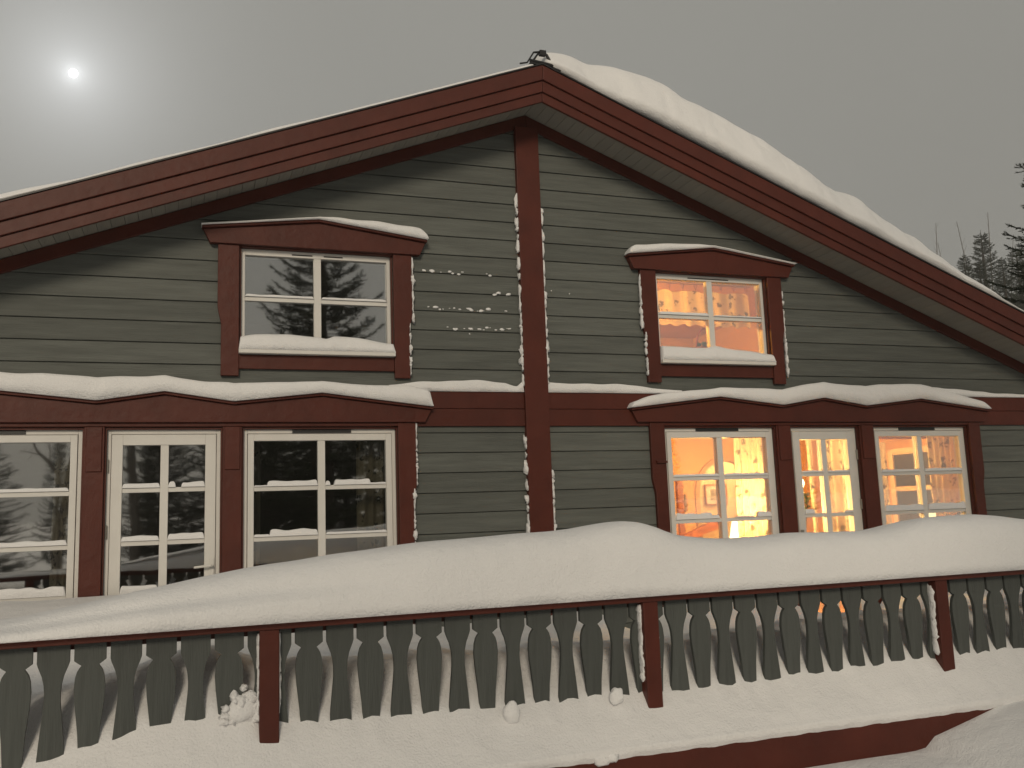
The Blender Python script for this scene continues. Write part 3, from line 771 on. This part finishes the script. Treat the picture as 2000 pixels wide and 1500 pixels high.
# roof snow
RX = [.03, .10, .23, .40, .567, .895, 1.345, 1.573, 1.927, 2.2, 2.497, 2.844, 3.122, 3.366, 3.615, 3.897, 4.279, 4.533, 4.977, 5.19, 5.533, 6, 6.7]
RT = [.20, .26, .335, .375, .405, .500, .585, .560, .598, .575, .552, .482, .436, .445, .468, .400, .385, .320, .265, .195, .150, .12, .08]
def roof_snow(name, x0, x1, nx, thick, yf, lean, label, back=9.2, rough=.045):
    b = MB(); prof = [(0, 0), (.07, .20), (.19, .42), (.34, .64), (.50, .82), (.68, .95), (.9, 1.0), (1.5, 1.02), (3, .97), (6, .95), (9, .9)]
    sg = 1 if x1 > x0 else -1; ns = 3; rowsn = len(prof)
    for i in range(nx+1):
        x = x0+(x1-x0)*i/nx; zb = 5.331-SL*abs(x); T = thick(abs(x))
        for k, (dy, f) in enumerate(prof):
            y = yf+dy*lean+ (0 if dy < 1 else 0); z = zb+T*f
            q = nse(x*2.2, y*2.2, 3)*rough+nse(x*6, y*5+z*5, 5)*rough*.45
            cr = abs(nse(x*1.3+z*.8, y*2.0+z*2.5, 12)); cr = max(0, .12-cr)/.12*rough*.7
            if k == 0: q = cr = 0
            b.v.append((x, y-(q*.7 if 0 < k < 7 else 0)+cr, z+q*.5*min(1, f*1.2)*min(1, T/.1)))
    for i in range(nx):
        for k in range(rowsn-1):
            a = i*rowsn+k; b.f.append((a, a+1, a+rowsn+1, a+rowsn))
        a = i*rowsn; b.f.append((a, a+rowsn, a+rowsn+rowsn-1, a+rowsn-1))
    b.f.append(tuple(range(rowsn))); b.f.append(tuple(range(nx*rowsn+rowsn-1, nx*rowsn-1, -1)))
    o = b.build(name, SNOW_R, smooth=True); m_ = o.modifiers.new('sub', 'SUBSURF'); m_.levels = 1; m_.render_levels = 1
    return tag(o, label, 'snow', kind='stuff')
roof_snow('roof_snow', .05, 6.7, 240, lambda x: 1.22*slerp(RX, RT, x), -.535, .46, 'thick windblown snow slab on the right roof slope')
roof_snow('roof_snow', -.06, -6.7, 200, lambda x: .052+.012*nse(x*2, 7)+.02*ss(3.6, 4.1, x), -.53, .10, 'thin snow layer along the left roof slope', rough=.006)

# snow on the headers, belt board, sills, bars
def poly_z(top): return lambda x: lerp([p[0] for p in top], [p[1] for p in top], x)
def cap(name, top, x0, x1, tx, tz, yf, yb, label, seed, p=.44, n=160, taper=.05, rough=.009):
    return tag(snow_strip(name, frange(x0, x1, n), poly_z(top) if not callable(top) else top, lambda x: 1.0*slerp(tx, tz, x), yf, yb, SNOW, p=p, rough=rough, rs=5, n=14, seed=seed, taper=taper, drop=.001), label, 'snow', kind='stuff')
cap('header_snow', HL, -5.25, -.975, [-5.25, -4.32, -3.602, -3.117, -2.85, -2.6, -2.25, -1.905, -1.5, -1.2, -1.03], [.12, .13, .175, .128, .125, .142, .118, .094, .115, .15, .14], -.158, -.03, 'wavy snow cap on the zigzag header over the dark windows', 1)
cap('header_snow', HR, .90, 5.19, [.92, 1.1, 1.4, 1.861, 2.2, 2.574, 2.8, 3.062, 3.3, 3.582, 3.9, 4.283, 4.8, 5.1, 5.19], [.05, .08, .09, .097, .12, .15, .16, .155, .165, .195, .18, .152, .10, .07, .03], -.158, -.03, 'wavy snow cap on the zigzag header over the lit windows', 2)
cap('belt_snow', lambda x: 2.432, -1.35, -.114, [-1.35, -1.1, -.9, -.6, -.3, -.18, -.114], [.05, .085, .09, .10, .085, .055, .10], -.058, -.027, 'strip of snow on the red belt board left of the corner post', 3, taper=.02)
cap('belt_snow', lambda x: 2.432, .114, 1.5, [.114, .2, .6, 1.0, 1.2, 1.5], [.09, .085, .080, .075, .05, .03], -.058, -.027, 'strip of snow on the red belt board right of the corner post', 4, taper=.02)
cap('belt_snow', lambda x: 2.432, 4.2, 6.1, [4.2, 4.6, 5.2, 6.1], [.12, .09, .05, .03], -.058, -.027, 'thin strip of snow on the belt board at the right end', 5)
for k, (xc, tx, tz, lab) in enumerate(((-1.9225, [-.93, -.4, -.1, 0, .15, .4, .7, .86, .93], [.003, .006, .010, .012, .035, .062, .085, .09, .06], 'snow cap on the right half of the dark upper window header'),
                                      (1.9025, [-.94, -.85, -.5, -.2, 0, .2, .5, .9], [.055, .080, .065, .045, .014, .012, .008, .003], 'snow cap on the left half of the lit upper window header'))):
    top = [(xc-.934, 3.762), (xc, 3.877), (xc+.934, 3.762)]
    cap('header_snow', top, xc-.94, xc+.94, [xc+t for t in tx], tz, -.158, -.03, lab, 6+k)
for key, x0, x1, tx, tz, lab in (('UL', -2.565, -1.285, [0, .1, .3, .5, .55, .6, .8, 1], [.055, .075, .085, .070, .055, .075, .068, .03], 'snow heaped on the white sill of the dark upper window'),
                                 ('UR', 1.275, 2.53, [0, .1, .4, .47, .55, .8, 1], [.085, .085, .08, .10, .085, .06, .03], 'snow heaped on the white sill of the lit upper window')):
    tag(snow_strip('sill_snow', frange(x0, x1, 90), lambda x: 2.7525, lambda x: .05+slerp([x0+(x1-x0)*t for t in tx], tz, x), -.118, .02, SNOW, p=.70, rough=.008, rs=6, n=14, seed=k, skew=1.0, taper=.02), lab, 'snow', kind='stuff')
def bar_snow(key, lab, spec):
    b = MB(); a0, a1, b0, b1, xm, bars, ym = WIN[key][1]
    for (row, side, u0, u1, t) in spec:
        c0, c1 = (a0, xm-.03) if side == 0 else (xm+.03, a1)
        zb = (bars[row] if row < len(bars) else b0)+(.0185 if row < len(bars) else 0.001)
        x0, x1 = c0+(c1-c0)*u0, c0+(c1-c0)*u1
        xs = frange(x0, x1, 40); o = len(b.v); n = 10
        for x in xs:
            e = min(1, (x-x0)/.02, (x1-x)/.02); e = math.sqrt(max(0, 1-(1-e)**2)); tt = max(.002, t*e*(1+.30*nse(x*9, row, side+len(key))))
            for j in range(n+1):
                th = math.pi*j/n; c_, s_ = math.cos(th), math.sin(th); u = .5-.5*math.copysign(abs(c_)**.5, c_)
                b.v.append((x, ym-.012+(.034)*u, zb+tt*abs(s_)**.5))
        for i in range(len(xs)-1):
            for j in range(n): a = o+i*(n+1)+j; b.f.append((a, a+1, a+n+2, a+n+1))
        b.f.append(tuple(o+j for j in range(n+1))); b.f.append(tuple(o+(len(xs)-1)*(n+1)+j for j in range(n, -1, -1)))
    tag(b.build('bar_snow', SNOW, smooth=True), lab, 'snow', kind='stuff')
bar_snow('UL', 'snow on the glazing bars of the dark upper window', [(0, 0, 0, 1, .020), (0, 1, 0, 1, .020)])
bar_snow('UR', 'snow on the glazing bars of the lit upper window', [(0, 0, 0, 1, .028), (0, 1, 0, 1, .014)])
bar_snow('L0', 'snow on the glazing bars of the leftmost dark window', [(0, 0, 0, 1, .03), (0, 1, 0, 1, .026), (1, 0, 0, 1, .03), (1, 1, 0, 1, .035), (2, 0, 0, 1, .06), (2, 1, 0, 1, .07)])
bar_snow('LD', 'snow on the glazing bars of the dark glazed door', [(0, 0, 0, 1, .034), (0, 1, .0, .2, .045), (0, 1, .35, 1, .04), (1, 0, 0, 1, .038), (1, 1, 0, 1, .046), (2, 0, 0, 1, .06), (2, 1, 0, 1, .06)])
bar_snow('L1', 'snow on the glazing bars of the dark window right of the door', [(0, 0, 0, .22, .012), (0, 0, .20, 1, .042), (0, 1, 0, .08, .04), (0, 1, .14, .74, .045), (0, 1, .7, 1, .014), (1, 0, 0, .25, .02), (1, 0, .24, 1, .05), (1, 1, 0, 1, .018)])
bar_snow('R1', 'snow on the glazing bars of the lit window left of the door', [(0, 0, 0, 1, .022), (0, 1, 0, 1, .022), (1, 0, 0, .80, .055), (1, 0, .75, .95, .03), (1, 1, .68, 1, .05), (1, 1, .2, .6, .012)])
bar_snow('RD', 'snow on the glazing bars of the lit glazed door', [(0, 0, 0, 1, .02), (0, 1, 0, 1, .018), (1, 0, 0, .45, .045), (1, 1, .6, 1, .02)])
bar_snow('R2', 'snow on the glazing bars of the rightmost lit window', [(0, 0, 0, 1, .026), (0, 1, 0, 1, .03), (1, 0, 0, 1, .06), (1, 1, 0, 1, .065)])

# frozen clumps along vertical trim edges and specks on the siding
def edge_clumps(x, z0, z1, side, y, size, dens, lab, seed):
    rnd = random.Random(seed); b = MB(); z = z0
    while z < z1:
        r_ = size*rnd.choice((.45, .7, 1.0, 1.35)); hgt = rnd.uniform(.8, 3.4)*size
        b.blob((x+side*r_*.25, y, z+hgt), (r_*.75, .026, hgt), seed+z*9, .55, 7, 9); z += hgt*rnd.uniform(1.0, 2.6)/dens
    tag(b.build('snow_crust', SNOW, smooth=True), lab, 'snow', kind='stuff')
edge_clumps(-.116, 2.50, 4.20, -1, -.048, .020, .9, 'snow crust along left edge of the corner post above the belt board', 1)
edge_clumps(.116, 2.50, 4.15, 1, -.050, .022, .9, 'snow crust along right edge of the corner post above the belt board', 2)
edge_clumps(-.116, 1.10, 2.0, -1, -.048, .020, .8, 'snow crust along left edge of the corner post below the belt board', 3)
edge_clumps(.116, 1.10, 1.70, 1, -.050, .022, 1.2, 'snow crust along right edge of the corner post below the belt board', 4)
edge_clumps(-1.122+.003, 3.02, 3.56, 1, -.06, .018, 1.2, 'snow crust on right casing of the dark upper window', 5)
edge_clumps(-1.148, 2.56, 2.98, 1, -.06, .013, .9, 'lower snow crust on right casing of the dark upper window', 6)
edge_clumps(1.100, 3.05, 3.53, -1, -.06, .020, 1.2, 'snow crust on left casing of the lit upper window', 7)
edge_clumps(1.132, 2.60, 2.98, -1, -.06, .014, .8, 'lower snow crust on left casing of the lit upper window', 8)
edge_clumps(2.695, 2.62, 3.45, 1, -.05, .016, .9, 'snow crust on right casing of the lit upper window', 9)
edge_clumps(-1.113, 1.62, 2.08, 1, -.06, .012, .9, 'snow crust on right casing of the dark lower window', 10)
edge_clumps(-1.140, 1.05, 1.52, 1, -.06, .018, 1.0, 'lower snow crust on right casing of the dark lower window', 11)
b = MB(); rnd = random.Random(5)
for z, ranges in ((3.50, ((-1.0, -.62), (-.42, -.38))), (3.325, ((-.35, -.30), (-.22, -.17))), (3.17, ((-.97, -.40), (-.25, -.2))), (3.00, ((-.80, -.22),))):
    for xa, xb in ranges:
        x = xa
        while x < xb:
            r_ = rnd.uniform(.006, .021); b.blob((x, -.027, z+rnd.uniform(-.012, .012)), (r_*1.3, .006, r_*.6), x*50, .4, 4, 7); x += rnd.uniform(.02, .085)
for x, z in ((.20, 3.38), (.38, 3.36), (-.6, 2.95)): b.blob((x, -.027, z), (.008, .006, .006), x, .3, 4, 6)
tag(b.build('snow_specks', SNOW, smooth=True), 'small rows of snow specks on the siding left of the corner post', 'snow', kind='stuff')
for k, x in enumerate(PXS[1:4]):
    rnd = random.Random(k); b = MB()
    for sd_ in (-1, 1):
        z = .5 if k else .55
        while z < .86:
            h_ = rnd.uniform(.015, .04); b.blob((x+sd_*.046, -3.225, z), (.008*rnd.uniform(.5, 1.3), .028, h_*1.3), z*30+k, .4, 6, 8); z += h_*1.5
    tag(b.build('snow_crust', SNOW, smooth=True), ['snow crust beside the left railing post', 'snow crust beside the middle railing post', 'snow crust beside the right railing post'][k], 'snow', kind='stuff')

# ================================================================== trees
def spruce_mesh(seed, H, RB_, whorl=.30, per=7):
    rnd = random.Random(seed); cr = MB(); tr = MB()
    tr.tube([(0, 0, -.3), (.02, .01, H*.3), (-.02, .02, H*.65), (0, 0, H)], [.022*H*.9, .017*H, .009*H, .006], 9)
    V, F = cr.v, cr.f
    def needles(p, d, ln, n):
        d = d.normalized(); a = d.cross(Vector((.3, .2, 1))).normalized(); b_ = d.cross(a)
        for i in range(n):
            t = (i+rnd.random())/n; c = p+d*(ln*t); th = rnd.uniform(0, 6.283)
            o_ = (a*math.cos(th)+b_*math.sin(th)); tip = c+o_*.040+d*.045; w_ = d.cross(o_)*.012
            k = len(V); V.extend((tuple(c-w_), tuple(c+w_), tuple(tip))); F.append((k, k+1, k+2))
        k = len(V); e = p+d*ln
        V.extend((tuple(p+a*.010), tuple(p-a*.010), tuple(e))); F.append((k, k+1, k+2))
        V.extend((tuple(p+b_*.010), tuple(p-b_*.010), tuple(e))); F.append((k+3, k+4, k+5))
    z = .9
    while z < H-.25:
        f = (H-z)/H; Lb = RB_*(f**.85)*rnd.uniform(.85, 1.12)+.12
        n = per if f > .15 else 5
        a0 = rnd.uniform(0, 6.28)
        for i in range(n):
            az = a0+6.283*i/n+rnd.uniform(-.3, .3); l_ = Lb*rnd.uniform(.7, 1.15)
            out = Vector((math.cos(az), math.sin(az), 0)); side = Vector((-out.y, out.x, 0))
            zz = z+rnd.uniform(-.12, .12); droop = rnd.uniform(.18, .42)*f; pts = []
            for q in range(7):
                t = q/6; pts.append(Vector((0, 0, zz))+out*(l_*t)+Vector((0, 0, l_*(.30*t*(1-f*.8)-droop*t+.30*t*t*t))))
            tr.tube(pts, [.022*f+.006-(.018*f+.003)*q/6 for q in range(7)], 4, cap=False)
            m_ = max(4, int(l_/.115))
            for q in range(m_):
                t = .22+.78*(q+.5)/m_; k = min(5, int(t*6)); p = pts[k].lerp(pts[k+1], t*6-k); d = (pts[k+1]-pts[k]).normalized()
                for sg in (-1, 1):
                    ll = (.14+.34*l_*.5*(1-t)*1.1)*rnd.uniform(.7, 1.2)
                    dd = (d*.75+side*sg*rnd.uniform(.55, .95)+Vector((0, 0, rnd.uniform(-.30, .12)))).normalized()
                    needles(p, dd, ll, int(9+ll*46))
                    if ll > .26:
                        for s2 in (-1, 1): needles(p+dd*ll*.5, (dd+dd.cross(Vector((0, 0, 1)))*s2*.8).normalized(), ll*.42, 11)
            needles(pts[5], pts[6]-pts[5]+Vector((0, 0, .01)), (pts[6]-pts[5]).length*1.3, 16)
        z += whorl*rnd.uniform(.8, 1.2)*(.75+.5*f)
    needles(Vector((0, 0, H-.35)), Vector((0, 0, 1)), .4, 26)
    return tr.mesh('trunk', BARK), cr.mesh('crown', NEEDLE)
SPR_A = spruce_mesh(3, 12.0, 2.3); SPR_B = spruce_mesh(11, 9.0, 1.5, .26, 6)
def spruce(loc, ms, sc_, rz, label, group=None):
    e = empty('spruce_tree', loc); e.rotation_euler.z = rz; e.scale = sc_ if isinstance(sc_, tuple) else (sc_, sc_, sc_)
    inst('trunk', ms[0], e); inst('crown', ms[1], e)
    return tag(e, label, 'tree', group)
def birch_mesh(seed, H, r0=.11, levels=4, lean=.08):
    rnd = random.Random(seed); tr = MB(); br = MB()
    def grow(b_, p, d, ln, r_, lv):
        n = 6; pts = [p]; rad = [r_]
        for i in range(n):
            d = (d+Vector((rnd.uniform(-1, 1), rnd.uniform(-1, 1), rnd.uniform(-.4, .7)))*((.10 if levels > 1 else .035) if lv == 0 else (.2 if levels > 1 else .08))).normalized()
            p = p+d*(ln/n); pts.append(p); rad.append(r_*(1-.82*(i+1)/n))
        b_.tube(pts, rad, 7 if lv == 0 else 4, cap=False)
        if lv >= levels: return
        k = (13, 7, 5, 4)[lv]
        for i in range(k):
            t = (.25 if lv == 0 else .2)+.75*(i+rnd.random())/k; q = min(n-1, int(t*n)); pp = pts[q].lerp(pts[q+1], t*n-q); dq = (pts[q+1]-pts[q]).normalized()
            s_ = dq.cross(Vector((rnd.uniform(-1, 1), rnd.uniform(-1, 1), rnd.uniform(-1, 1)))).normalized()
            grow(br, pp, (dq*(.75 if levels > 1 else 1.3)+s_*rnd.uniform(.5, .9)).normalized(), ln*(1-t*.55)*rnd.uniform(.30, .48)*(1 if levels > 1 else .3), max(.0025, r_*(1-.82*t)*.5), lv+1)
    grow(tr, Vector((0, 0, -.3)), Vector((rnd.uniform(-lean, lean), rnd.uniform(-lean, lean), 1)), H, r0, 0)
    return tr.mesh('trunk', BIRCH), br.mesh('branches', BIRCH)
BIR_A = birch_mesh(5, 9.0); BIR_B = birch_mesh(21, 11.0, .13)
BIR_F = birch_mesh(33, 12.0, .085, 1, .03)
def birch(loc, ms, sc_, rz, label, group=None):
    e = empty('bare_tree', loc); e.rotation_euler.z = rz; e.scale = (sc_, sc_, sc_)
    inst('trunk', ms[0], e); inst('branches', ms[1], e); return tag(e, label, 'tree', group)
def gz(x, y): return ground_h(x, y)
def at(dx, dz, t): return (CAM.x+dx*t, CAM.y+t, CAM.z+dz*t)
def put_top(ms_h, dx, dz, t):               # ground position and scale so that a tree of height ms_h has its tip in direction (dx,1,dz)
    x, y, z = at(dx, dz, t); g_ = gz(x, y); return (x, y, g_), (z-g_)/ms_h
# right edge: a near spruce, misty trees further off
spruce((12.5, 4.2, gz(12.5, 4.2)), SPR_A, (1.06, 1.06, .72), .4, 'dark spruce branches reaching in at the right edge of the picture')
pos, s_ = put_top(9.0, 1.100, .389, 62); spruce(pos, SPR_B, (s_*1.5, s_*1.5, s_), 1.0, 'misty grey spruce with pointed top behind the right end of roof', 'misty trees beyond the roof')
pos, s_ = put_top(9.0, 1.165, .372, 66); spruce(pos, SPR_B, (s_*1.5, s_*1.5, s_), 2.0, 'misty spruce half hidden behind the near spruce branches', 'misty trees beyond the roof')
pos, s_ = put_top(9.0, 1.062, .352, 50); spruce(pos, SPR_B, (s_*1.5, s_*1.5, s_), 3.0, 'low misty spruce left of the pointed one beyond the roof', 'misty trees beyond the roof')
pos, s_ = put_top(9.0, 1.135, .352, 48); spruce(pos, SPR_B, (s_*1.5, s_*1.5, s_), 4.0, 'low misty spruce right of the pointed one beyond the roof', 'misty trees beyond the roof')
pos, s_ = put_top(9.0, 1.09, .345, 44); spruce(pos, SPR_B, (s_*1.3, s_*1.3, s_), 5.0, 'dark low spruce right behind the lower end of the roof snow', 'misty trees beyond the roof')
pos, s_ = put_top(9.0, 1.175, .350, 40); spruce(pos, SPR_B, (s_*1.3, s_*1.3, s_), 5.6, 'dark low spruce below the near spruce branches', 'misty trees beyond the roof')
labs = ['thin bare tree standing alone furthest left beyond the roof', 'short bare trunk beyond the roof left of the misty spruces', 'tall thin bare trunk just left of the pointed misty spruce', 'tallest bare trunk just right of the pointed misty spruce', 'bare tree between the misty spruce and the near branches']
for k, (dx, dz, t) in enumerate(((1.005, .398, 62), (1.035, .372, 66), (1.080, .402, 63), (1.108, .412, 65), (1.135, .380, 68))):
    pos, s_ = put_top(11.6, dx, dz, t); birch(pos, BIR_F, s_, k*1.3, labs[k], 'misty trees beyond the roof')
# trees behind the camera that the window panes mirror
spruce((.02, -14.0, gz(.02, -14)), SPR_A, 1.0, 2.0, 'tall dark spruce mirrored in the dark upper window')
spruce((4.6, -19.0, gz(4.6, -19)), SPR_A, 1.15, 4.0, 'tall spruce standing across the yard behind the viewer')
spruce((-1.0, -16.0, gz(-1, -16)), SPR_A, (.8, .8, .54), 1.0, 'low wide spruce mirrored in the dark lower window')  # added to cast shade on the right end; also shows in the panes
birch((-5.3, -12.0, gz(-5.3, -12)), BIR_A, 1.0, .5, 'bare birch mirrored in the leftmost dark window')
birch((-4.2, -17.5, gz(-4.2, -17.5)), BIR_B, 1.0, 2.2, 'bare birch mirrored in the dark glazed door')
birch((-8.4, -16.0, gz(-8.4, -16)), BIR_B, .9, 4.0, 'bare birch across the yard at the far left')

rnd = random.Random(77)
FOREST = [(-17, -27), (-13.5, -31), (-10.5, -26), (-7.6, -30), (-4.6, -33), (-1.5, -29), (1.6, -32), (4.4, -28), (7.5, -31), (10.5, -27), (13.6, -30), (17, -28), (-20, -22), (21, -24)]
for k, (x, y) in enumerate(FOREST):
    spruce((x, y, gz(x, y)), SPR_B, rnd.uniform(.46, .66), rnd.uniform(0, 6), 'spruce in the dark row of trees across the yard mirrored in the panes', 'spruces across the yard')
for k in range(13):
    x = -12.5+1.45*k+rnd.uniform(-.4, .4); y = -21.5+rnd.uniform(-1.6, 1.6)
    if x < -4.2 and k % 3: continue
    spruce((x, y, gz(x, y)), SPR_B, (1.15, 1.15, rnd.uniform(.48, .64)), rnd.uniform(0, 6), 'spruce in the dark row of trees across the yard mirrored in the panes', 'spruces across the yard')
for k in range(12):
    x = -13+1.6*k+rnd.uniform(-.4, .4); y = -24.5+rnd.uniform(-1, 1)
    if x < -4: continue
    spruce((x, y, gz(x, y)), SPR_B, (1.3, 1.3, rnd.uniform(.55, .68)), rnd.uniform(0, 6), 'spruce in the dark row of trees across the yard mirrored in the panes', 'spruces across the yard')
# ================================================================== moon
mo = MB().blob((0, 0, 0), (1, 1, 1), 1, 0, 24, 36).build('moon', emis('moon_glow', (1, 1, .98), 6), smooth=True)
mo.location = CAM+MOON*1200; mo.scale = (4.8, 4.8, 4.8)
tag(mo, 'bright white moon glowing through thin cloud', 'moon')

# ================================================================== mist over the yard
hz = MB().box(-450, 450, -450, 450, -6, 42).build('haze', None); tag(hz, 'thin pale winter mist hanging over the yard', 'haze', kind='stuff')
m = bpy.data.materials.new('mist'); m.use_nodes = True; n = m.node_tree.nodes; n.remove(n['Principled BSDF'])
pv = n.new('ShaderNodeVolumePrincipled'); pv.inputs['Color'].default_value = (.92, .91, .88, 1); pv.inputs['Density'].default_value = .0022; pv.inputs['Anisotropy'].default_value = .2
m.node_tree.links.new(pv.outputs[0], n['Material Output'].inputs['Volume']); hz.data.materials.append(m)
